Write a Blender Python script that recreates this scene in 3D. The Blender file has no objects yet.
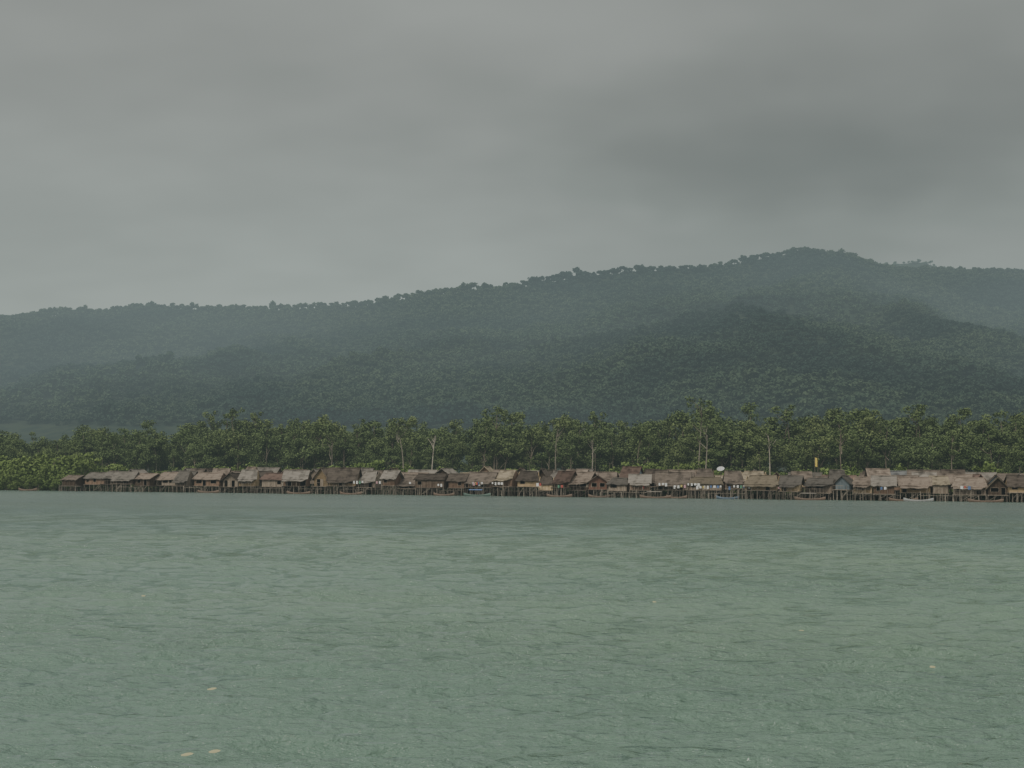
import bpy, math, random
import numpy as np
from mathutils import Matrix, Vector
random.seed(7); rng=np.random.default_rng(7)
C=bpy.context; scene=C.scene
R=math.radians
# ------------------------------------------------------------------ helpers
def link(o,parent=None,coll=None):
    (coll or scene.collection).objects.link(o)
    if parent: o.parent=parent
    return o
def mesh_obj(name,V,F,mats,mi=None,parent=None,smooth=False,coll=None):
    me=bpy.data.meshes.new(name)
    me.from_pydata([tuple(v) for v in V],[],[tuple(f) for f in F])
    for m in mats: me.materials.append(m)
    if mi is not None: me.polygons.foreach_set('material_index',np.array(mi,dtype=np.int32))
    if smooth: me.polygons.foreach_set('use_smooth',np.ones(len(me.polygons),dtype=bool))
    me.update()
    o=bpy.data.objects.new(name,me)
    return link(o,parent,coll)
class Geo:
    def __init__(s): s.V=[];s.F=[];s.M=[]
    def add(s,V,F,m=0):
        b=len(s.V); s.V+= [tuple(v) for v in V]; s.F+=[tuple(i+b for i in f) for f in F]; s.M+=[m]*len(F)
    def box(s,x0,x1,y0,y1,z0,z1,m=0):
        s.add([(x0,y0,z0),(x1,y0,z0),(x1,y1,z0),(x0,y1,z0),(x0,y0,z1),(x1,y0,z1),(x1,y1,z1),(x0,y1,z1)],
              [(0,3,2,1),(4,5,6,7),(0,1,5,4),(1,2,6,5),(2,3,7,6),(3,0,4,7)],m)
    def pole(s,a,b,r0,r1,n=6,m=0):
        a=Vector(a);b=Vector(b);d=(b-a).normalized()
        u=d.orthogonal().normalized();w=d.cross(u)
        V=[];F=[]
        for P,r in((a,r0),(b,r1)):
            for i in range(n):
                t=2*math.pi*i/n; V.append(P+u*(r*math.cos(t))+w*(r*math.sin(t)))
        for i in range(n): F.append((i,(i+1)%n,n+(i+1)%n,n+i))
        F.append(tuple(range(n))[::-1]);F.append(tuple(range(n,2*n)))
        s.add(V,F,m)
    def obj(s,name,mats,parent=None,smooth=False,coll=None):
        return mesh_obj(name,s.V,s.F,mats,s.M,parent,smooth,coll)

def hash2(ix,iy,seed):
    h=(ix*374761393+iy*668265263+seed*1442695041)&0xffffffff
    h=((h^(h>>13))*1274126177)&0xffffffff
    return ((h^(h>>16))&0xffff)/65535.0
def vnoise(x,y,seed=0):
    x=np.asarray(x,float);y=np.asarray(y,float)
    ix=np.floor(x).astype(np.int64);iy=np.floor(y).astype(np.int64)
    fx=x-ix;fy=y-iy;fx=fx*fx*(3-2*fx);fy=fy*fy*(3-2*fy)
    a=hash2(ix,iy,seed);b=hash2(ix+1,iy,seed);c=hash2(ix,iy+1,seed);d=hash2(ix+1,iy+1,seed)
    return (a*(1-fx)+b*fx)*(1-fy)+(c*(1-fx)+d*fx)*fy
def fbm(x,y,seed=0,o=4):
    s=0;a=.5
    for i in range(o):
        s=s+a*(vnoise(x*2**i,y*2**i,seed+i)-.5)*2;a*=.5
    return s
# ------------------------------------------------------------------ materials
HAZE_GLOW=(0.258,0.322,0.326)
def new_mat(name):
    m=bpy.data.materials.new(name);m.use_nodes=True
    nt=m.node_tree
    for n in list(nt.nodes): nt.nodes.remove(n)
    return m,nt,nt.nodes,nt.links
def M(nt,op,a=None,b=None,c=None,clamp=False):
    n=nt.nodes.new('ShaderNodeMath');n.operation=op;n.use_clamp=clamp
    for i,v in enumerate((a,b,c)):
        if v is None: continue
        if isinstance(v,(int,float)): n.inputs[i].default_value=v
        else: nt.links.new(v,n.inputs[i])
    return n.outputs[0]
def mixc(nt,f,a,b,bt='MIX'):
    n=nt.nodes.new('ShaderNodeMix');n.data_type='RGBA';n.blend_type=bt
    for s,v in((n.inputs[0],f),(n.inputs[6],a),(n.inputs[7],b)):
        if isinstance(v,(int,float)): s.default_value=v
        elif isinstance(v,tuple): s.default_value=(*v[:3],1)
        else: nt.links.new(v,s)
    return n.outputs[2]
def noise(nt,vec,scale,detail=3,rough=.5):
    n=nt.nodes.new('ShaderNodeTexNoise');n.inputs['Scale'].default_value=scale
    n.inputs['Detail'].default_value=detail;n.inputs['Roughness'].default_value=rough
    if vec is not None: nt.links.new(vec,n.inputs['Vector'])
    return n.outputs['Fac']
def mapping(nt,vec,scale=(1,1,1),rot=(0,0,0)):
    n=nt.nodes.new('ShaderNodeMapping');n.inputs['Scale'].default_value=scale;n.inputs['Rotation'].default_value=rot
    nt.links.new(vec,n.inputs['Vector']);return n.outputs[0]
def ramp(nt,f,a,b,lo=0.,hi=1.):
    n=nt.nodes.new('ShaderNodeMapRange');n.interpolation_type='SMOOTHSTEP'
    nt.links.new(f,n.inputs[0]);n.inputs[1].default_value=a;n.inputs[2].default_value=b
    n.inputs[3].default_value=lo;n.inputs[4].default_value=hi
    return n.outputs[0]
def finish(nt,shader,L=8000.,mist_glow=False):
    # aerial haze painted into the surfaces as glow: thicker inland (world +Y), world-position based
    g=nt.nodes.new('ShaderNodeNewGeometry');sp=nt.nodes.new('ShaderNodeSeparateXYZ')
    nt.links.new(g.outputs['Position'],sp.inputs[0])
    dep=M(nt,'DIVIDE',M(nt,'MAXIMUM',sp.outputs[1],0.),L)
    if mist_glow: dep=M(nt,'ADD',dep,ramp(nt,sp.outputs[1],1850,2600,0,.02))
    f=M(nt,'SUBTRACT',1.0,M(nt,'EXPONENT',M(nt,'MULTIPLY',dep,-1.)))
    if mist_glow:
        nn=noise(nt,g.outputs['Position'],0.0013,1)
        k=M(nt,'ADD',ramp(nt,nn,.3,.7,.84,1.10),ramp(nt,sp.outputs[0],-800,250,.16,0.))  # more haze glow on the left paints that side brighter
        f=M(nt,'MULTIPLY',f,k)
    e=nt.nodes.new('ShaderNodeEmission');e.inputs[0].default_value=(*HAZE_GLOW,1);e.inputs[1].default_value=1
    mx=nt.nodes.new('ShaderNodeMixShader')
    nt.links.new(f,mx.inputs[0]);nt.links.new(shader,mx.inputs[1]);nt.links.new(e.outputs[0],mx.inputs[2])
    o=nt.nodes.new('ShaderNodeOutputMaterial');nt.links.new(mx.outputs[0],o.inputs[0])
    return e
def foliage_mat(name,c1,c2,c3,L=8000.,mist_glow=False,bigscale=.02,con=.75,det=2):
    m,nt,N,K=new_mat(name)
    at=N.new('ShaderNodeAttribute');at.attribute_name='tone'
    oi=N.new('ShaderNodeObjectInfo')
    g=N.new('ShaderNodeNewGeometry')
    big=noise(nt,g.outputs['Position'],bigscale,det)
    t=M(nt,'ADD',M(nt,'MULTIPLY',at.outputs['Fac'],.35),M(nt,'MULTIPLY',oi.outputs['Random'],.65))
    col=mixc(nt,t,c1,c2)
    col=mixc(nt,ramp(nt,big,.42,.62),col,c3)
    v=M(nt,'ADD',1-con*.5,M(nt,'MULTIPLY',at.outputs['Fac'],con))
    hs=N.new('ShaderNodeHueSaturation');K.new(col,hs.inputs['Color']);K.new(v,hs.inputs['Value'])
    d=N.new('ShaderNodeBsdfDiffuse');K.new(hs.outputs[0],d.inputs[0])
    finish(nt,d.outputs[0],L,mist_glow)
    m.cycles.emission_sampling='NONE';return m
def bark_mat(name,a,b):
    m,nt,N,K=new_mat(name)
    tc=N.new('ShaderNodeTexCoord');oi=N.new('ShaderNodeObjectInfo')
    f=noise(nt,mapping(nt,tc.outputs['Object'],(2,2,.4)),1.,2)
    col=mixc(nt,ramp(nt,f,.35,.65),a,b)
    col=mixc(nt,M(nt,'MULTIPLY',oi.outputs['Random'],.6),col,(.09,.075,.055))
    d=N.new('ShaderNodeBsdfDiffuse');K.new(col,d.inputs[0]);finish(nt,d.outputs[0],4400);m.cycles.emission_sampling='NONE';return m
VL=5200.
def wood_mat(name,a,b,vertical=True,scale=3.):
    m,nt,N,K=new_mat(name)
    tc=N.new('ShaderNodeTexCoord');oi=N.new('ShaderNodeObjectInfo')
    ob=tc.outputs['Object']
    pl=noise(nt,mapping(nt,ob,(scale*1.5,scale*1.5,.12) if vertical else (.25,.25,scale*1.6)),1.6,2)
    st=noise(nt,ob,.9,3,.6)
    col=mixc(nt,ramp(nt,pl,.35,.65),a,b)
    col=mixc(nt,ramp(nt,st,.4,.75,0,.6),col,tuple(x*.45 for x in a))
    hs=N.new('ShaderNodeHueSaturation');K.new(col,hs.inputs['Color'])
    K.new(ramp(nt,oi.outputs['Random'],0,1,.6,1.35),hs.inputs['Value'])
    d=N.new('ShaderNodeBsdfDiffuse');K.new(hs.outputs[0],d.inputs[0]);finish(nt,d.outputs[0],VL);m.cycles.emission_sampling='NONE';return m
def thatch_mat(name,a,b):
    m,nt,N,K=new_mat(name)
    tc=N.new('ShaderNodeTexCoord');oi=N.new('ShaderNodeObjectInfo');ob=tc.outputs['Object']
    co=noise(nt,mapping(nt,ob,(.5,3,3.5)),1.2,2,.6)
    pa=noise(nt,ob,.55,3,.6)
    fi=noise(nt,mapping(nt,ob,(5,1,1)),1.,2,.7)
    col=mixc(nt,ramp(nt,co,.35,.65),a,b)
    col=mixc(nt,ramp(nt,pa,.45,.7,0,.8),col,tuple(x*.42 for x in a))
    col=mixc(nt,ramp(nt,fi,.55,.8,0,.5),col,tuple(min(1,x*1.4) for x in b))
    hs=N.new('ShaderNodeHueSaturation');K.new(col,hs.inputs['Color'])
    K.new(ramp(nt,oi.outputs['Random'],0,1,.55,1.3),hs.inputs['Value'])
    d=N.new('ShaderNodeBsdfDiffuse');K.new(hs.outputs[0],d.inputs[0])
    finish(nt,d.outputs[0],VL);m.cycles.emission_sampling='NONE';return m
def plain_mat(name,c,var=.35,rough=.7,L=VL):
    m,nt,N,K=new_mat(name)
    tc=N.new('ShaderNodeTexCoord')
    f=noise(nt,tc.outputs['Object'],1.7,3,.6)
    col=mixc(nt,ramp(nt,f,.35,.7),c,tuple(x*(1-var) for x in c))
    p=N.new('ShaderNodeBsdfPrincipled');K.new(col,p.inputs['Base Color']);p.inputs['Roughness'].default_value=rough
    finish(nt,p.outputs[0],L);m.cycles.emission_sampling='NONE';return m

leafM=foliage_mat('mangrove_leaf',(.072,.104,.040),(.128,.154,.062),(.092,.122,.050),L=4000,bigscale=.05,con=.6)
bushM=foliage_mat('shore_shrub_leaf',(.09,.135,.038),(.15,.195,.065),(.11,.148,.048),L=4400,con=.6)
hillM=foliage_mat('hill_canopy',(.032,.052,.032),(.054,.075,.040),(.021,.035,.026),L=5300,mist_glow=True,bigscale=.0045,con=.6,det=3)  # darker third colour paints patches of cloud shade into the canopy
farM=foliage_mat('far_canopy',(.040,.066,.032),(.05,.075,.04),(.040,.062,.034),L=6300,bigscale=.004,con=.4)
barkM=bark_mat('mangrove_bark',(.28,.24,.185),(.15,.125,.095))
deadM=bark_mat('dead_bark',(.38,.34,.28),(.26,.23,.18))
thatches=[thatch_mat('thatch_brown',(.142,.112,.088),(.195,.158,.125)),thatch_mat('thatch_grey',(.15,.133,.112),(.20,.178,.15)),
          thatch_mat('thatch_dark',(.092,.075,.060),(.135,.11,.088)),thatch_mat('thatch_tan',(.19,.158,.112),(.25,.208,.148))]
rustM=thatch_mat('rusty_tin',(.125,.085,.068),(.165,.115,.09))
tinM=thatch_mat('grey_tin',(.20,.20,.195),(.26,.26,.25))
walls=[wood_mat('plank_grey',(.17,.135,.10),(.24,.20,.155)),wood_mat('plank_dark',(.07,.05,.035),(.12,.09,.065)),
       wood_mat('plank_brown',(.16,.105,.072),(.22,.152,.105)),wood_mat('plank_tan',(.33,.25,.15),(.42,.33,.21)),
       wood_mat('plank_red',(.16,.09,.065),(.21,.12,.085)),wood_mat('wall_white',(.42,.42,.38),(.52,.52,.48)),
       wood_mat('wall_blue',(.15,.18,.19),(.20,.235,.245)),wood_mat('woven_mat_wall',(.36,.27,.16),(.26,.19,.11),False)]
stiltM=wood_mat('stilt_wood',(.15,.128,.10),(.32,.275,.22))
deckM=wood_mat('deck_wood',(.17,.14,.108),(.25,.21,.165),False)
shadeM=plain_mat('interior_shade',(.02,.017,.014))
frameM=plain_mat('frame_wood',(.26,.21,.15))
whiteM=plain_mat('white_paint',(.5,.5,.48),.2)
yellowM=plain_mat('yellow_paint',(.60,.46,.10),.2)
cloths=[plain_mat('cloth_'+n,c,.15,.9) for n,c in dict(white=(.65,.64,.6),red=(.42,.09,.07),blue=(.10,.16,.3),yellow=(.5,.4,.14),pink=(.48,.28,.29),green=(.1,.24,.15)).items()]
# ------------------------------------------------------------------ camera
F=1400.
PITCH=math.degrees(math.atan(95.5/F)); CAMH=4.0
cam=bpy.data.cameras.new('camera');cam.sensor_width=36;cam.lens=F/1024*36;cam.clip_end=20000;cam.clip_start=.1
co=bpy.data.objects.new('camera',cam);scene.collection.objects.link(co)
co.matrix_world=Matrix.Translation((0,0,CAMH))@Matrix.Rotation(R(90+PITCH),4,'X')@Matrix.Rotation(R(.45),4,'Z')
scene.camera=co
def hz(px): return 475.5+8*px/1024.
# ------------------------------------------------------------------ world
w=bpy.data.worlds.new('World');scene.world=w;w.use_nodes=True
nt=w.node_tree;N=nt.nodes;K=nt.links
for n in list(N):N.remove(n)
SUN_EL,SUN_AZ=42,-150
sky=N.new('ShaderNodeTexSky');sky.sky_type='NISHITA';sky.sun_disc=False
sky.sun_elevation=R(SUN_EL);sky.sun_rotation=R(SUN_AZ)
tc=N.new('ShaderNodeTexCoord');gen=tc.outputs['Generated']
sp=N.new('ShaderNodeSeparateXYZ');K.new(gen,sp.inputs[0])
X,Y,Z=sp.outputs
den=M(nt,'ADD',M(nt,'MAXIMUM',Z,0.),.30)
cb=N.new('ShaderNodeCombineXYZ');K.new(M(nt,'DIVIDE',X,den),cb.inputs[0]);K.new(M(nt,'DIVIDE',Y,den),cb.inputs[1])
n1=noise(nt,mapping(nt,cb.outputs[0],(1.,1.4,1),(0,0,.45)),1.9,3,.55)
low=(.348,.405,.370);high=(.310,.335,.308);zen=(.95,.97,.95)
c=mixc(nt,ramp(nt,Z,.10,.31),low,high)
c=mixc(nt,ramp(nt,Z,.36,.85),c,zen)
c=mixc(nt,ramp(nt,Y,.35,-.5),c,(.98,.99,.96))  # unseen sky overhead and behind the camera is brightened to add frontal light
k=ramp(nt,n1,.3,.7,.90,1.09)
k=M(nt,'MULTIPLY',k,ramp(nt,X,-.10,.26,1.0,.80))
nz=N.new('ShaderNodeTexNoise');nz.inputs['Scale'].default_value=7;nz.inputs['Detail'].default_value=3;K.new(gen,nz.inputs['Vector'])
dm=N.new('ShaderNodeVectorMath');dm.operation='MULTIPLY_ADD';K.new(nz.outputs['Color'],dm.inputs[0]);dm.inputs[1].default_value=(.16,.0,.08);dm.inputs[2].default_value=(-.08,0,-.04)
ad=N.new('ShaderNodeVectorMath');ad.operation='ADD';K.new(gen,ad.inputs[0]);K.new(dm.outputs[0],ad.inputs[1])
def blob(px,py,rx,rz,soft,depth):
    global k
    d=Vector(((px-512)/F,1,(hz(px)-py)/F)).normalized()
    s=N.new('ShaderNodeVectorMath');s.operation='SUBTRACT';K.new(ad.outputs[0],s.inputs[0]);s.inputs[1].default_value=d
    q=N.new('ShaderNodeVectorMath');q.operation='MULTIPLY';K.new(s.outputs[0],q.inputs[0]);q.inputs[1].default_value=(F/rx,2.,F/rz)
    l=N.new('ShaderNodeVectorMath');l.operation='LENGTH';K.new(q.outputs[0],l.inputs[0])
    k=M(nt,'MULTIPLY',k,ramp(nt,l.outputs['Value'],1-soft,1+soft,1+depth,1.))
blob(745,178,225,42,.4,-.11)
blob(800,140,300,85,.6,-.12)
blob(880,62,90,30,.8,.13)
blob(640,15,260,30,.8,.08)
blob(400,100,270,34,.8,-.07)
vm=N.new('ShaderNodeVectorMath');vm.operation='SCALE';K.new(c,vm.inputs[0]);K.new(k,vm.inputs['Scale'])
sk=N.new('ShaderNodeVectorMath');sk.operation='SCALE';K.new(sky.outputs[0],sk.inputs[0]);sk.inputs['Scale'].default_value=.08
fin=mixc(nt,.95,sk.outputs[0],vm.outputs[0])
bg=N.new('ShaderNodeBackground');K.new(fin,bg.inputs[0]);bg.inputs[1].default_value=1.
wo=N.new('ShaderNodeOutputWorld');K.new(bg.outputs[0],wo.inputs[0])
w.cycles.sampling_method='MANUAL';w.cycles.sample_map_resolution=256
sl=bpy.data.lights.new('sun','SUN');sl.energy=1.5;sl.angle=R(14);sl.color=(1,.95,.86)
so=bpy.data.objects.new('sun',sl);scene.collection.objects.link(so)
az=R(SUN_AZ);el=R(SUN_EL)
sd=Vector((math.sin(az)*math.cos(el),math.cos(az)*math.cos(el),math.sin(el)))
so.rotation_euler=(-sd).to_track_quat('-Z','Y').to_euler();so.location=sd*200
# ------------------------------------------------------------------ water
ys=[-3000.,-600.,-150.,-40.,-5.,4.,9.,12.]
while ys[-1]<420: ys.append(ys[-1]*1.0038+.008)
ys+= [450.,520.,700.,1200.,3000.]
ys=np.array(ys);NU=480
u=np.linspace(-1,1,NU)
hw=np.where(ys>0,.52*ys+6,8.)
XX=u[None,:]*hw[:,None]
ext=np.array([20.,120.,800.,5000.])
XX=np.concatenate([-(hw[:,None]+ext[::-1][None,:]),XX,hw[:,None]+ext[None,:]],1)
YY=np.repeat(ys[:,None],XX.shape[1],1)
ZZ=np.zeros_like(XX);DX=np.zeros_like(XX);DY=np.zeros_like(XX)
dy=np.gradient(ys)[:,None]*np.ones_like(XX)
wd=R(-84)
for i in range(90):
    lam=.34*(8.)**(rng.random())
    th=wd+rng.normal(0,.5)
    kk=2*math.pi/lam;kx,ky=kk*math.cos(th),kk*math.sin(th)
    a=.0066*lam**.95*rng.uniform(.5,1.3)
    fade=np.clip((lam/(dy*2.6))-1,0,1)
    ph=kx*XX+ky*YY+rng.uniform(0,6.28)
    env=.3+1.4*vnoise(XX/(lam*2.5)+i*3.1,YY/(lam*2.5),i)
    ZZ+=a*env*fade*np.cos(ph);DX-=a*env*fade*np.sin(ph)*math.cos(th)*.55;DY-=a*env*fade*np.sin(ph)*math.sin(th)*.55
msk=((YY>10)&(YY<420)).astype(float)
ZZ*=msk;XX=XX+DX*msk;YY=YY+DY*msk
nr,nc=XX.shape
V=np.stack([XX,YY,ZZ],-1).reshape(-1,3)
idx=np.arange(nr*nc).reshape(nr,nc)
Fq=np.stack([idx[:-1,:-1],idx[:-1,1:],idx[1:,1:],idx[1:,:-1]],-1).reshape(-1,4)
def fast_mesh(name,V,Fq,mat,smooth=True):
    me=bpy.data.meshes.new(name)
    me.vertices.add(len(V));me.vertices.foreach_set('co',V.astype(np.float32).ravel())
    n=len(Fq);me.loops.add(n*4);me.polygons.add(n)
    me.loops.foreach_set('vertex_index',Fq.astype(np.int32).ravel())
    me.polygons.foreach_set('loop_start',np.arange(0,n*4,4,dtype=np.int32))
    try: me.polygons.foreach_set('loop_total',np.full(n,4,dtype=np.int32))
    except Exception: pass
    me.polygons.foreach_set('use_smooth',np.full(n,smooth))
    me.update(calc_edges=True);me.validate();me.materials.append(mat)
    o=bpy.data.objects.new(name,me);scene.collection.objects.link(o);return o
m,nt,N,K=new_mat('sea_water')
g=N.new('ShaderNodeNewGeometry');P=g.outputs['Position']
p=N.new('ShaderNodeBsdfPrincipled')
a=noise(nt,mapping(nt,P,(.5,1,1)),.02,2)
sx=N.new('ShaderNodeSeparateXYZ');K.new(P,sx.inputs[0])
col=mixc(nt,ramp(nt,a,.35,.65),(.122,.192,.148),(.150,.222,.156))
col=mixc(nt,ramp(nt,sx.outputs[1],50,220,0,.75),col,(.114,.152,.138))
K.new(col,p.inputs['Base Color'])
p.inputs['IOR'].default_value=1.333
K.new(ramp(nt,sx.outputs[1],20,260,.03,.22),p.inputs['Roughness'])
h1=noise(nt,mapping(nt,P,(.7,1.3,1),(0,0,.06)),2.8,4,.62)
gust=ramp(nt,noise(nt,mapping(nt,P,(.4,1,1)),.05,2),.38,.62,.7,1.35)
h=M(nt,'MULTIPLY',M(nt,'MULTIPLY',h1,.30),gust)
bp=N.new('ShaderNodeBump');bp.inputs['Strength'].default_value=1.;bp.inputs['Distance'].default_value=1.
K.new(h,bp.inputs['Height']);K.new(bp.outputs[0],p.inputs['Normal'])
o=N.new('ShaderNodeOutputMaterial');K.new(p.outputs[0],o.inputs[0])
fast_mesh('water',V,Fq,m)
# ------------------------------------------------------------------ terrain
A0=Vector((-122,378,0));B0=Vector((111,300,0));U=(B0-A0).normalized();NB=Vector((-U.y,U.x,0))
if NB.y<0: NB=-NB
ANG=math.atan2(U.y,U.x)
def sv(x,y):
    dx=x-A0.x;dyy=y-A0.y
    return dx*U.x+dyy*U.y, dx*NB.x+dyy*NB.y
mp=np.array([(-700,330),(-300,322),(0,317),(60,309),(150,302),(250,304),(300,302),(370,298),(400,292),(470,283),(520,279),(580,269),(620,265),(700,262),(750,254),(805,243),(840,249),(880,259),(960,267),(1024,266),(1200,285),(1800,330)],float)
fp=np.array([(-600,440),(120,432),(250,408),(350,383),(460,358),(560,338),(640,320),(740,298),(850,318),(950,345),(1050,368),(1200,390),(1700,420)],float)
gp=np.array([(-600,420),(500,400),(700,330),(820,275),(880,253),(925,250),(960,261),(1020,290),(1200,330),(1700,400)],float)
def heights(x,y):
    s,v=sv(x,y)
    base=np.clip((v-14)*.09,-3,1.2)+np.clip((v-100)/400,0,1)*6
    wob=70*fbm(x/400,np.zeros_like(x),5,3)
    yr=2800+.18*x+wob
    px=512+F*x/yr;Hm=(hz(px)-8-np.interp(px,mp[:,0],mp[:,1]))/F*yr+12
    t=(y-1350)/(yr-1350)
    back=np.clip(1-(y-yr)/900,0,1)
    zm=Hm*np.where(t<1,np.clip(t,0,1)**1.1,back**1.2)
    sp_=fbm((x-.35*y)/300,y/900,11,4)
    zm=zm+np.where(t<1,np.clip(t,0,1)*np.clip((1-t)*2.6,0,1),0)*(150*sp_-60*np.abs(fbm(x/190+y/500,y/450,19,3)))
    yf=1950+.05*x
    px=512+F*x/yf;Hf=(hz(px)-8-np.interp(px,fp[:,0],fp[:,1]))/F*yf+4
    t=(y-1150)/(yf-1150);zf=Hf*np.where(t<1,np.clip(t,0,1)**.9,np.clip(1-(y-yf)/500,0,1))
    zf=zf+np.clip(t,0,1)*np.clip((1-t)*2.5,0,1)*60*fbm((x+.3*y)/200,y/520,31,4)*(t<1)
    yg=4400.
    px=512+F*x/yg;Hg=(hz(px)-8-np.interp(px,gp[:,0],gp[:,1]))/F*yg+4
    zg=Hg*np.clip(1-np.abs(y-yg)/700,0,1)
    return np.maximum(base,np.maximum(np.maximum(zm,zf),zg)-4)
xs=np.linspace(-2600,2600,347)
yv=np.concatenate([np.arange(240,640,8.),np.arange(640,5200,15.)])
TX,TY=np.meshgrid(xs,yv)
TZ=heights(TX,TY)
m,nt,N,K=new_mat('forest_floor')
g=N.new('ShaderNodeNewGeometry')
f=noise(nt,g.outputs['Position'],.05,3)
col=mixc(nt,ramp(nt,f,.35,.65),(.022,.034,.022),(.034,.046,.027))
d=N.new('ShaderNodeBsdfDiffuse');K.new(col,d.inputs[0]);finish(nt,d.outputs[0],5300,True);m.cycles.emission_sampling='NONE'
V=np.stack([TX,TY,TZ],-1).reshape(-1,3);nr,nc=TX.shape;idx=np.arange(nr*nc).reshape(nr,nc)
Fq=np.stack([idx[:-1,:-1],idx[:-1,1:],idx[1:,1:],idx[1:,:-1]],-1).reshape(-1,4)
fast_mesh('hills',V,Fq,m)
# ------------------------------------------------------------------ vegetation prototypes
def set_tone(o,t):
    at=o.data.attributes.new('tone','FLOAT','FACE');at.data.foreach_set('value',np.array(t,dtype=np.float32))
def leafquads(cen,n,rad,size,flat=.65):
    d=rng.normal(size=(n,3));d/=np.linalg.norm(d,axis=1)[:,None]
    r=rng.random(n)**.4
    P=np.array(cen)+d*r[:,None]*np.array([rad,rad,rad*flat])
    nn=rng.normal(size=(n,3))*.6+d*1.1+np.array([0,0,.5]);nn/=np.linalg.norm(nn,axis=1)[:,None]
    t=np.cross(nn,rng.normal(size=(n,3)));t/=np.linalg.norm(t,axis=1)[:,None];b=np.cross(nn,t)
    s=(size*rng.uniform(.5,1.25,n))[:,None]
    Q=np.stack([P-t*s-b*s*.45,P+t*s*.25-b*s*.7,P+t*s+b*s*.4,P-t*s*.3+b*s*.75],1)
    return Q
def curve(g,a,b,r0,r1,n=4,bend=.6,m=0):
    a=Vector(a);b=Vector(b);L=(b-a).length;prev=a;o=Vector((random.uniform(-1,1),random.uniform(-1,1),random.uniform(0,.6)))*bend*L*.15
    for i in range(1,n+1):
        t=i/n;p=a.lerp(b,t)+o*math.sin(t*math.pi)
        g.pole(prev,p,r0+(r1-r0)*(i-1)/n,r0+(r1-r0)*t,5,m);prev=p
def make_tree(name,coll,H,crown_lo,spread,nclump,nleaf,leaf=leafM,bark=barkM,csize=1.7,lsize=.36,lean=.8,flat=.8):
    g=Geo();top=Vector((random.uniform(-lean,lean),random.uniform(-lean,lean),H*.8))
    curve(g,(0,0,-1),top,.24,.07,6,.35)
    nf0=len(g.F);Qs=[];tq=[];cl=[]
    # broad rounded crown made of several big boughs, each carrying its own dome of leaf clumps
    nb_=random.randint(4,7);bough=[]
    for i in range(nb_):
        th=6.283*i/nb_+random.uniform(-.4,.4);hh=crown_lo+(1-crown_lo)*random.uniform(.25,.88)
        r=spread*random.uniform(.35,.95)*(1.15-.55*(hh-crown_lo)/(1-crown_lo+.01))
        bough.append((Vector((r*math.cos(th),r*math.sin(th),H*hh-csize*.6)),spread*random.uniform(.38,.62)))
    bough.append((Vector((top.x,top.y,H-spread*.55-csize*.6)),spread*.55))
    for k_ in range(nclump):
        c0,br=random.choice(bough)
        d=Vector((random.gauss(0,1),random.gauss(0,1),random.gauss(.25,.8))).normalized()*br*random.random()**.35
        cl.append(c0+Vector((d.x,d.y,d.z*.8)))
    for c0,br in bough:
        zb=max(H*crown_lo*.6,c0.z-c0.xy.length*random.uniform(.8,1.4)-1)
        tt=min(1,zb/(H*.8));curve(g,(top.x*tt,top.y*tt,min(zb,H*.78)),c0,.11,.04,4,.8)
    for c in cl:
        rr=csize*random.uniform(.55,1.2)
        n=int(nleaf*rr/csize)
        Q=leafquads(c,n,rr,lsize,flat);Qs.append(Q)
        base=random.random()
        zt=(Q[:,0,2]-c.z)/rr
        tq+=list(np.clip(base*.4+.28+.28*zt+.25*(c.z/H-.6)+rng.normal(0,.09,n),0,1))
    for i in range(5):
        th=random.uniform(0,6.28);r=random.uniform(.8,1.8)
        g.pole((0,0,1.6),(r*math.cos(th),r*math.sin(th),-.8),.05,.04,4)
    nb=len(g.F);Q=np.concatenate(Qs).reshape(-1,3);b=len(g.V)
    V=g.V+[tuple(v) for v in Q];FF=g.F+[(b+4*i,b+4*i+1,b+4*i+2,b+4*i+3) for i in range(len(Q)//4)]
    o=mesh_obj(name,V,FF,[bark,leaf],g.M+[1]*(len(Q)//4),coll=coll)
    set_tone(o,[0]*nb+tq);return o
cm=bpy.data.collections.new('mangrove_tree_kinds')
for i in range(16):
    lo=random.choice([.05,.15,.3,.45])
    make_tree('kind_a%02d'%i,cm,random.uniform(17,22),lo,random.uniform(3.2,5.4),int(random.uniform(46,60)*(1-lo*.6)),52,csize=random.choice([1.3,1.6]),lsize=.30)
cb_=bpy.data.collections.new('shrub_kinds')
for i in range(5):
    make_tree('kind_b%d'%i,cb_,random.uniform(6,8),.02,random.uniform(2.6,3.6),24,50,bushM,barkM,1.3,.29)
def make_crown(name,coll,mat,R0,nlobe,nleaf,lsize,flat=.8,trunk=6):
    g=Geo();curve(g,(0,0,-trunk-4),(0,0,0),R0*.09,R0*.05,2,.2)
    nb=len(g.F);Qs=[];tq=[]
    for i in range(nlobe):
        th=random.uniform(0,6.28);r=R0*.62*random.random()**.5;z=R0*flat*(1-(r/R0)**2)*random.uniform(.2,.95)
        rr=R0*random.uniform(.3,.5);Q=leafquads((r*math.cos(th),r*math.sin(th),z),nleaf,rr,lsize,.7);Qs.append(Q)
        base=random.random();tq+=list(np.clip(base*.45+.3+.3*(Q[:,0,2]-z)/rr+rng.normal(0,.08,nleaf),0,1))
    Q=np.concatenate(Qs).reshape(-1,3);b=len(g.V)
    V=g.V+[tuple(v) for v in Q];FF=g.F+[(b+4*i,b+4*i+1,b+4*i+2,b+4*i+3) for i in range(len(Q)//4)]
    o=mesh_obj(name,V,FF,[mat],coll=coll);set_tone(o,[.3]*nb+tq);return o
ch=bpy.data.collections.new('hill_crown_kinds')
for i in range(8): make_crown('kind_c%d'%i,ch,hillM,random.uniform(4.6,9),8,20,1.7,random.choice([.5,.7,.9]))
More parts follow.
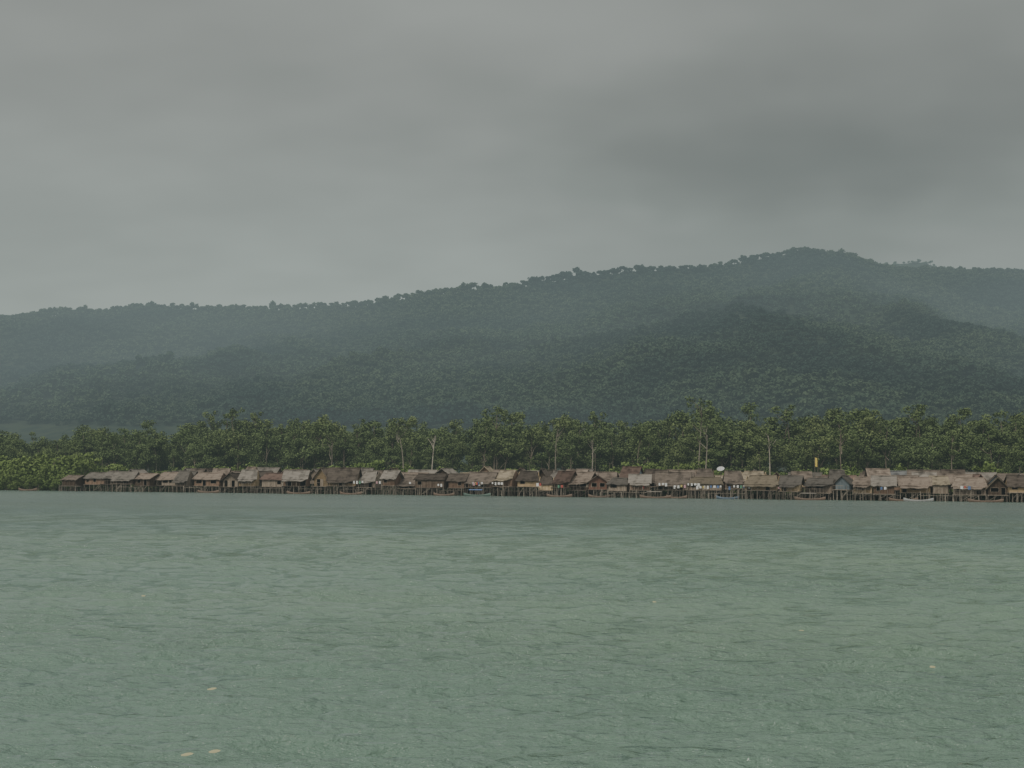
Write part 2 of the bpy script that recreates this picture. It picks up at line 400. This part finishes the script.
cf=bpy.data.collections.new('far_crown_kinds')
for i in range(3): make_crown('kind_d%d'%i,cf,farM,7,6,20,2.0,.8)
def scatter(name,P,rotz,scl,idx,coll):
    me=bpy.data.meshes.new(name);P=np.asarray(P,np.float32);me.vertices.add(len(P));me.vertices.foreach_set('co',P.ravel())
    r=np.zeros((len(P),3),np.float32);r[:,2]=rotz
    me.attributes.new('rot','FLOAT_VECTOR','POINT').data.foreach_set('vector',r.ravel())
    me.attributes.new('scl','FLOAT_VECTOR','POINT').data.foreach_set('vector',np.asarray(scl,np.float32).ravel())
    me.attributes.new('kid','INT','POINT').data.foreach_set('value',np.asarray(idx,np.int32))
    o=bpy.data.objects.new(name,me);scene.collection.objects.link(o)
    ng=bpy.data.node_groups.new(name+'_scatter','GeometryNodeTree')
    ng.interface.new_socket('Geometry',in_out='INPUT',socket_type='NodeSocketGeometry')
    ng.interface.new_socket('Geometry',in_out='OUTPUT',socket_type='NodeSocketGeometry')
    gi=ng.nodes.new('NodeGroupInput');go=ng.nodes.new('NodeGroupOutput')
    ci=ng.nodes.new('GeometryNodeCollectionInfo');ci.inputs['Collection'].default_value=coll
    ci.inputs['Separate Children'].default_value=True;ci.inputs['Reset Children'].default_value=True
    ip=ng.nodes.new('GeometryNodeInstanceOnPoints');ip.inputs['Pick Instance'].default_value=True
    def na(n,t):
        q=ng.nodes.new('GeometryNodeInputNamedAttribute');q.data_type=t;q.inputs['Name'].default_value=n
        return [s for s in q.outputs if s.enabled and s.name=='Attribute'][0]
    L=ng.links.new
    L(gi.outputs[0],ip.inputs['Points']);L(ci.outputs[0],ip.inputs['Instance'])
    L(na('kid','INT'),ip.inputs['Instance Index']);L(na('rot','FLOAT_VECTOR'),ip.inputs['Rotation']);L(na('scl','FLOAT_VECTOR'),ip.inputs['Scale'])
    L(ip.outputs[0],go.inputs[0])
    md=o.modifiers.new('scatter','NODES');md.node_group=ng;return o
def hill_pts(y0,y1,x0,x1,step,keep):
    gx=np.arange(x0,x1,step);gy=np.arange(y0,y1,step)
    a,b=np.meshgrid(gx,gy);a=a.ravel()+rng.uniform(-.8,.8,a.size)*step;b=b.ravel()+rng.uniform(-.8,.8,b.size)*step
    z=heights(a,b);k=keep(a,b,z)&(np.abs(a)<.44*b+60)
    return a[k],b[k],z[k]
# canopy on every slope that rises over the mangrove belt (with margin)
a,b,z=hill_pts(1180,3020,-1500,1500,11,lambda x,y,z:(z>.038*y))
n=len(a)
patch=vnoise(a/60,b/80,77)                      # stands of taller and lower forest
s=rng.uniform(.55,1.0,n)+.45*patch+.5*(rng.random(n)<.04)*(patch>.4)
zz=z+.5+4*rng.random(n)+5*patch
scatter('hill_forest',np.stack([a,b,zz],1),rng.uniform(0,6.28,n),np.stack([s,s,s*rng.uniform(.7,1.3,n)],1),rng.integers(0,8,n),ch)
a,b,z=hill_pts(4000,4430,700,2000,16,lambda x,y,z:z>400)
nf=len(a);s=rng.uniform(.8,1.3,nf)
scatter('distant_ridge_forest',np.stack([a,b,z+2],1),rng.uniform(0,6.28,nf),np.stack([s,s,s],1),rng.integers(0,3,nf),cf)
# mangrove belt
tp=np.array([(-900,430),(-100,428),(0,424),(60,433),(100,426),(150,424),(200,420),(235,411),(280,419),(320,407),(360,420),(405,415),(450,423),(495,407),(540,416),(560,413),(620,410),(660,412),(697,403),(760,409),(850,404),(900,409),(950,406),(1024,408),(1200,410),(1800,406)],float)
pts=[];sc=[]
for i in range(860):
    s=rng.uniform(-70,310);v=33+ (rng.random()**1.6)*60
    if s<-4: v=14+rng.random()*75
    q=A0+U*s+NB*v
    px=512+F*q.x/q.y
    H=(hz(px)-np.interp(px,tp[:,0],tp[:,1]))/F*q.y+4
    k=H/20.5*rng.uniform(.62,1.04)*(.84 if v<46 else 1.0)*(1.07 if rng.random()<.06 else 1)
    w_=k*rng.uniform(.8,1.2);pts.append((q.x,q.y,.6));sc.append((w_,w_,k))
n=len(pts)
scatter('mangrove_forest',pts,rng.uniform(0,6.28,n),sc,rng.integers(0,16,n),cm)
pts=[];sc=[]
for i in range(400):
    s=rng.uniform(-70,310);v=rng.uniform(25,38)
    if i<110:
        s=rng.uniform(-60,3);v=rng.uniform(0,16)
    q=A0+U*s+NB*v;k=rng.uniform(.6,1.3)
    if i<110:k*=1.2 if v>6 else .7
    pts.append((q.x,q.y,-.2));sc.append((k,k,k))
n=len(pts)
scatter('shore_shrubs',pts,rng.uniform(0,6.28,n),sc,rng.integers(0,5,n),cb_)
def lone(px,ytop,D,spread,nc,lo=.55,bark=deadM,nleaf=34):
    x=(px-512)/F*D;H=(hz(px)-ytop)/F*D+3.5
    o=make_tree('emergent_tree',scene.collection,H,lo,spread,nc,nleaf,leafM,bark,1.2,.32,1.6);o.location=(x,D,.5)
lone(697,393,352,3.4,16,.62,nleaf=26)
lone(703,420,345,1.6,6,.7,nleaf=14)
lone(403,412,380,4.2,22,.6)
lone(235,404,412,3.2,18,.45,barkM)
lone(497,402,378,4.6,26,.5,barkM)
lone(770,426,345,2.4,9,.7,nleaf=20)
lone(590,426,358,2.2,9,.7,nleaf=20)
lone(955,428,334,2.2,10,.6,barkM,26)
lone(560,416,364,2.6,12,.6,nleaf=22)
lone(330,428,385,2.4,10,.65,nleaf=22)
lone(432,428,372,2.0,8,.7,nleaf=18)
lone(845,420,340,2.6,12,.6,barkM,24)
# ------------------------------------------------------------------ stilt village
def stilt_house(s,v,W,D,deck,wh,rh,kind,roofm,wallm,porch=True,rot=0,z0=-1.4,nys=3):
    q=A0+U*s+NB*v
    e=bpy.data.objects.new('stilt_house',None);e.empty_display_size=1;link(e)
    e.location=(q.x,q.y,0);e.rotation_euler=(0,0,ANG+rot)
    hx=W/2;pd=random.uniform(1.0,2.2) if porch else .3
    g=Geo()
    nx=max(3,int(W/1.25));ny=nys
    for i in range(nx+1):
        for j in range(ny):
            x=-hx+.1+(W-.2)*i/nx+random.uniform(-.2,.2);y=-pd+.1+(D+pd-.2)*j/(ny-1)
            r=random.uniform(.055,.10)
            g.pole((x+random.uniform(-.2,.2),y+random.uniform(-.1,.1),z0),(x,y,deck),r,r*.9,5)
    for i in range(2):
        x=random.uniform(-hx,hx*.6);g.pole((x,-pd+.02,.3),(x+random.uniform(1,2.),-pd+.02,deck-.1),.045,.045,4)
    g.obj('stilts',[stiltM],e)
    g=Geo();g.box(-hx-.15,hx+.15,-pd-.1,D+.1,deck,deck+.13)
    for i in range(nx//2+1):
        x=-hx+W*i/(nx//2) if nx>1 else 0
        g.box(x-.06,x+.06,-pd-.2,D+.2,deck-.16,deck-.003)
    if porch and random.random()<.6:
        for i in range(nx+1):
            x=-hx+W*i/nx;g.pole((x,-pd,deck+.13),(x,-pd,deck+.95),.03,.03,4)
        g.box(-hx,hx*random.uniform(.0,1),-pd-.035,-pd+.035,deck+.95,deck+1.02)
    g.obj('deck',[deckM],e)
    fz=deck+.13;g=Geo();tz=fz+wh;t=.08
    ops=[];x=-hx+random.uniform(.3,.8)
    while x<hx-1.1:
        if random.random()<.75:
            if random.random()<.45: ops.append((x,x+random.choice([.85,1.4]),0,min(1.75,wh-.12)))
            else: ops.append((x,x+random.choice([.8,1.1,1.6]),.65,min(1.5,wh-.15)))
        x+=random.uniform(1.7,2.3)
    ops=[o for o in ops if o[1]<hx-.15]
    xc=-hx
    for (a,b,lo,hi) in ops:
        if a>xc: g.box(xc,a,0,t,fz,tz)
        if lo>0: g.box(a,b,0,t,fz,fz+lo)
        g.box(a,b,0,t,fz+hi,tz);xc=b
    g.box(xc,hx,0,t,fz,tz)
    g.box(-hx,-hx+t,t,D-t,fz,tz);g.box(hx-t,hx,t,D-t,fz,tz);g.box(-hx,hx,D-t,D,fz,tz)
    if kind=='gable':
        for sx in(-hx+.0,hx-t):
            g.add([(sx,0,tz),(sx+t,0,tz),(sx+t,D,tz),(sx,D,tz),(sx,D/2,tz+rh),(sx+t,D/2,tz+rh)],[(0,4,3),(1,2,5),(0,1,5,4),(2,3,4,5),(0,3,2,1)])
    elif kind=='front':
        for sy in(0,D-t):
            g.add([(-hx,sy,tz),(-hx,sy+t,tz),(hx,sy+t,tz),(hx,sy,tz),(0,sy,tz+rh),(0,sy+t,tz+rh)],[(0,3,4),(1,5,2),(0,4,5,1),(3,2,5,4),(0,1,2,3)])
    g.obj('walls',[wallm],e)
    g=Geo()
    for (a,b,lo,hi) in ops:
        g.box(a-.07,a,-.03,.05,fz+max(lo,.001),fz+hi);g.box(b,b+.07,-.03,.05,fz+max(lo,.001),fz+hi)
        g.box(a-.07,b+.07,-.03,.05,fz+hi,fz+hi+.07)
        if lo>0: g.box(a-.07,b+.07,-.05,.05,fz+lo-.06,fz+lo)
        if random.random()<.3:
            g.box(b+.08,b+.08+(b-a)*.9,-.07,-.034,fz+lo,fz+hi)
    g.box(-hx+.3,hx-.3,D*.55,D*.55+.05,fz+.01,tz-.05,1)  # dark panel behind the openings paints in the shade of the room
    g.obj('window_and_door_frames',[frameM,shadeM],e)
    g=Geo();ov=random.uniform(.35,.65);th=.14
    def slab(P):
        P=[Vector(p) for p in P];nn=(P[1]-P[0]).cross(P[-1]-P[0]).normalized()
        if nn.z<0: nn=-nn
        sub=8;V=[];F_=[]
        L0,R0,R1,L1=P
        for r in range(3):
            for c_ in range(sub+1):
                a=L0.lerp(R0,c_/sub);b=L1.lerp(R1,c_/sub);p_=a.lerp(b,r/2)
                p_=p_-Vector((0,0,.14*math.sin(math.pi*c_/sub)*(r>0)+random.uniform(0,.06)))+Vector((0,0,0 if r else random.uniform(-.16,.05)))
                V.append(p_);V.append(p_+nn*th)
        W_=(sub+1)
        def id(r,c_,k):return (r*W_+c_)*2+k
        for r in range(2):
            for c_ in range(sub):
                F_.append((id(r,c_,1),id(r,c_+1,1),id(r+1,c_+1,1),id(r+1,c_,1)))
                F_.append((id(r,c_,0),id(r+1,c_,0),id(r+1,c_+1,0),id(r,c_+1,0)))
        for c_ in range(sub):
            F_.append((id(0,c_,0),id(0,c_+1,0),id(0,c_+1,1),id(0,c_,1)));F_.append((id(2,c_,0),id(2,c_,1),id(2,c_+1,1),id(2,c_+1,0)))
        for r in range(2):
            F_.append((id(r,0,0),id(r,0,1),id(r+1,0,1),id(r+1,0,0)));F_.append((id(r,sub,0),id(r+1,sub,0),id(r+1,sub,1),id(r,sub,1)))
        g.add(V,F_)
    if kind=='gable':
        k=rh/(D/2);x0,x1=-hx-ov,hx+ov;rz=tz+rh+.02;hip=random.choice([0,0,.5,1.0])
        slab([(x0,-ov,tz-k*ov+.02),(x1,-ov,tz-k*ov+.02),(x1-hip,D/2,rz),(x0+hip,D/2,rz)])
        slab([(x1,D+ov,tz-k*ov+.02),(x0,D+ov,tz-k*ov+.02),(x0+hip,D/2,rz),(x1-hip,D/2,rz)])
        g.pole((x0+hip-.05,D/2,rz+.1),(x1-hip+.05,D/2,rz+.06),.13,.13,6)
        if porch:
            yz=tz-k*ov+.0
            slab([(-hx,-pd-.4,yz-.42),(hx*random.uniform(.3,1),-pd-.4,yz-.42),(hx*.95,-ov+.15,yz-.03),(-hx,-ov+.15,yz-.03)])
    else:
        k=rh/hx;y0,y1=-ov-.25,D+ov;rz=tz+rh+.02
        slab([(-hx-ov,y1,tz-k*ov+.02),(-hx-ov,y0,tz-k*ov+.02),(0,y0,rz),(0,y1,rz)])
        slab([(hx+ov,y0,tz-k*ov+.02),(hx+ov,y1,tz-k*ov+.02),(0,y1,rz),(0,y0,rz)])
        g.pole((0,y0-.05,rz+.1),(0,y1+.05,rz+.1),.12,.12,6)
    g.obj('roof',[roofm],e)
    if porch and kind=='gable':
        g=Geo()
        for i in range(4):
            x=-hx+.2+(W*.6)*i/3;g.pole((x,-pd,fz),(x,-pd,tz-.9),.045,.045,5)
        g.obj('porch_posts',[stiltM],e)
    return e
def pick(ls,ws): return random.choices(ls,ws)[0]
def rowof(s0,s1,v0,jit,deck,gapp=.1,dk=1.):
    s=s0
    while s<s1:
        W=random.choice([random.uniform(3.0,4.8),random.uniform(4.2,7.6)]);D=random.uniform(3.8,5.8)
        kind=pick(['gable','front'],[.66,.34]) if W<6. else 'gable'
        rm=pick(thatches+[rustM,tinM],[5,4,3.5,1.6,.7,.25])
        if s<60: rm=pick(thatches,[4,3,4,.2])
        wm=pick(walls,[5,4.5,4,1.5,.6,.2,.2,1.3]) if s>70 else pick(walls,[4,6,3,.3,.1,0,.0,.4])
        stilt_house(s+W/2,v0+random.uniform(-jit,jit),W,D,deck+random.uniform(-.5,.4),random.uniform(1.4,2.1),random.uniform(1.1,2.4)*(.8 if s<25 else 1),kind,rm,wm,random.random()<.6,random.uniform(-.3,.3) if W<6 else random.uniform(-.13,.13))
        s+=W+random.uniform(-.1,1.2)
        if random.random()<gapp: s+=random.uniform(1.5,4)
rowof(2,285,0,2.8,1.85,gapp=.13)
rowof(8,285,9.4,2.,2.3,gapp=.1)
rowof(20,285,17.8,1.5,2.7,gapp=.25)
def at_px(px,v):
    t=(px-512)/F;a=A0+NB*v
    return (t*a.y-a.x)/(U.x-t*U.y)
x=4.
while x<280:
    L=random.uniform(5,14);g=Geo();n=int(L/.5)
    for i in range(n): g.box(i*.5+.01,i*.5+.47,-.45,.45,1.22+.02*(i%3),1.28+.02*(i%3))
    for i in range(int(L/1.7)+1):
        for y in(-.4,.4):
            r=random.uniform(.05,.085);g.pole((i*1.7+random.uniform(-.15,.15),y,-1.4),(i*1.7,y,1.19 if random.random()<.6 else random.uniform(1.6,2.3)),r,r*.8,5)
    o=g.obj('wooden_jetty',[stiltM]);o.location=A0+U*x+NB*random.uniform(-5.2,-4.);o.rotation_euler=(0,0,ANG+random.uniform(-.05,.05))
    x+=L+random.uniform(3,16)
g=Geo()
for i in range(170):
    x=random.uniform(0,285);y=random.uniform(-7,-3.);g.pole((x,y,-1.5),(x+random.uniform(-.3,.3),y,random.uniform(.5,2.6)),.06,.045,5)
o=g.obj('mooring_posts',[stiltM]);o.location=A0+U*4;o.rotation_euler=(0,0,ANG)
def boat(px,v,L,col,awn=False,rot=0.):
    s=at_px(px,v);q=A0+U*s+NB*v
    e=bpy.data.objects.new('wooden_boat',None);link(e);e.location=(q.x,q.y,0);e.rotation_euler=(0,0,ANG+rot)
    V=[];F_=[];n=14;sec=9
    for i in range(n+1):
        t=i/n*2-1;w=.62*(1-abs(t)**2.6)+.03;sheer=.36+.42*abs(t)**2.6;keel=-.22+.30*abs(t)**3
        for j in range(sec):
            a=math.pi*j/(sec-1);V.append((t*L/2*(1+.04*abs(math.cos(a))),-w*math.cos(a),sheer+(keel-sheer)*math.sin(a)**.75))
        for j in range(sec):
            a=math.pi*j/(sec-1);V.append((t*L/2*.97,-(w*.86)*math.cos(a),sheer+(keel+.07-sheer)*math.sin(a)**.75))
    st=2*sec
    for i in range(n):
        for j in range(sec-1):
            F_.append((i*st+j,i*st+j+1,(i+1)*st+j+1,(i+1)*st+j));F_.append((i*st+sec+j,(i+1)*st+sec+j,(i+1)*st+sec+j+1,i*st+sec+j+1))
        for j in(0,sec-1): F_.append((i*st+j,(i+1)*st+j,(i+1)*st+sec+j,i*st+sec+j))
    mesh_obj('hull',V,F_,[col],None,e,True)
    g=Geo()
    for t in(-.5,-.1,.3): g.box(t*L/2-.12,t*L/2+.12,-.5,.5,.3,.34)
    g.obj('thwarts',[deckM],e)
    if awn:
        g=Geo()
        for x in(-.5,.35):
            for y in(-.45,.45): g.pole((x*L/2,y,.2),(x*L/2,y,1.45),.03,.03,5)
        m0=8;V=[];F2=[]
        for i in range(m0+1):
            a=-1+2*i/m0
            for x in(-.58*L/2,.43*L/2): V.append((x,a*.62,1.62-.2*a*a))
        for i in range(m0): F2.append((2*i,2*i+1,2*i+3,2*i+2))
        g.add(V,F2,1);g.obj('awning',[stiltM,random.choice([thatches[3],thatches[1],cloths[2]])],e)
boatc=[plain_mat('boat_'+n,c,.3) for n,c in dict(white=(.30,.30,.28),brown=(.16,.11,.075),blue=(.12,.16,.20),green=(.10,.15,.12)).items()]
for px,v,L_,c_,aw,ro in[(918,-7,6.,0,False,.05),(903,-5,6,1,False,-.1),(656,-6,7,1,True,.08),(677,-5.5,5,1,False,-.2),(728,-5,5,2,False,.1),(560,-5.5,6,1,False,.0),(478,-6,6.5,3,True,.05),(445,-6,5.0,1,False,.1),(352,-5,6,1,False,-.1),(300,-6,6,1,False,.1),(810,-6,6.5,1,True,0),(985,-6.5,7,1,False,.06),(30,-5,5,1,False,.2),(600,-5,5,1,False,.3),(210,-5,6,1,False,0)]:
    boat(px,v,L_,boatc[c_],aw,ro)
for i in range(26):
    px=random.choice([random.uniform(330,1010),random.uniform(640,760)]);v=random.uniform(-3.6,-2.5);s=at_px(px,v);q=A0+U*s+NB*v
    e=bpy.data.objects.new('laundry_line',None);link(e);e.location=(q.x,q.y,0);e.rotation_euler=(0,0,ANG)
    n=random.randint(1,4);zz=random.uniform(2.8,3.6);g=Geo()
    g.pole((0,0,-1.2),(0,0,zz+.1),.045,.03,5);g.pole((n*.75+.2,0,-1.2),(n*.75+.2,0,zz+.1),.045,.03,5);g.pole((0,0,zz),(n*.75+.2,0,zz),.012,.012,4)
    g.obj('line_and_posts',[stiltM],e)
    g=Geo()
    for j in range(n):
        x=.2+j*.75;w_=random.uniform(.35,.6);h_=random.uniform(.4,.8);V=[];F2=[]
        for a in range(5):
            for b in range(3): V.append((x+w_*a/4,.05*math.sin(a*1.7+b),zz-.01-h_*b/2))
        for a in range(4):
            for b in range(2): F2.append((a*3+b,a*3+b+1,a*3+b+4,a*3+b+3))
        g.add(V,F2,random.choices(range(6),[5,1,1,1,1,.6])[0])
    g.obj('hanging_cloth',cloths,e)
for px,v,h_ in[(245,8,8.3),(388,10,8.2),(530,12,8.5),(610,9,8.2),(760,12,9.5),(868,10,8.6),(940,12,8.3),(330,5,7.9)]:
    s=at_px(px,v);q=A0+U*s+NB*v;g=Geo();g.pole((0,0,-1),(0,0,h_),.05,.03,5);g.pole((-.6,0,h_-.1),(.6,0,h_-.1),.018,.018,4)
    for k_ in range(5): g.pole((-.5+.25*k_,-.25,h_-.1),(-.5+.25*k_,.25,h_-.1),.012,.012,4)
    o=g.obj('tv_antenna',[stiltM]);o.location=(q.x,q.y,0);o.rotation_euler=(0,0,ANG)
v=4;s=at_px(815,v);q=A0+U*s+NB*v;g=Geo();g.pole((0,0,-1),(0,0,9.6),.09,.06,8)
V=[];F2=[]
for a in range(5):
    for b in range(5): V.append((.07+.12*a,.06*math.sin(a*1.4+b*.5),9.5-.5*b-.03*a))
for a in range(4):
    for b in range(4): F2.append((a*5+b,a*5+b+1,a*5+b+6,a*5+b+5))
g.add(V,F2,1);o=g.obj('yellow_flag',[stiltM,yellowM]);o.location=(q.x,q.y,0);o.rotation_euler=(0,0,ANG)
def dish(px,v,z,r):
    s=at_px(px,v);q=A0+U*s+NB*v;g=Geo();g.pole((0,.1,0),(0,.1,z),.06,.05,6,1)
    V=[(0,0,0)];F2=[];n=18
    for k_ in range(1,5):
        for i in range(n):
            a=6.283*i/n;rr=r*k_/4;V.append((rr*math.cos(a),-.28*r*(k_/4)**2,rr*math.sin(a)))
    for i in range(n): F2.append((0,1+i,1+(i+1)%n))
    for k_ in range(3):
        for i in range(n): F2.append((1+k_*n+i,1+(k_+1)*n+i,1+(k_+1)*n+(i+1)%n,1+k_*n+(i+1)%n))
    M_=Matrix.Rotation(R(-55),3,'X')
    g.add([M_@Vector(p_)+Vector((0,0,z)) for p_ in V],F2,0);g.pole((0,0,z),M_@Vector((0,-r*.9,0))+Vector((0,0,z)),.02,.02,4,1)
    o=g.obj('satellite_dish',[whiteM,stiltM]);o.location=(q.x,q.y,0);o.rotation_euler=(0,0,ANG)
dish(721,6,6.7,.9)
leafY=plain_mat('dry_leaf',(.38,.36,.2),.3,L=1e6)
for px,py in[(218,690),(195,755),(222,752),(655,603),(930,668),(148,597),(800,632)]:
    D=CAMH*F/(py-hz(px));x=(px-512)/F*D;g=Geo()
    n=9;V=[];a0=random.uniform(-.5,.5)
    for i in range(n):
        a=6.283*i/n;r=.05*(1+.3*math.sin(2*a));V.append((r*1.5*math.cos(a+a0),r*.7*math.sin(a+a0),.03+.02*math.sin(a)))
    V.append((0,0,.045));g.add(V,[(i,(i+1)%n,n) for i in range(n)])
    o=g.obj('floating_leaf',[leafY]);o.location=(x,D,.05)
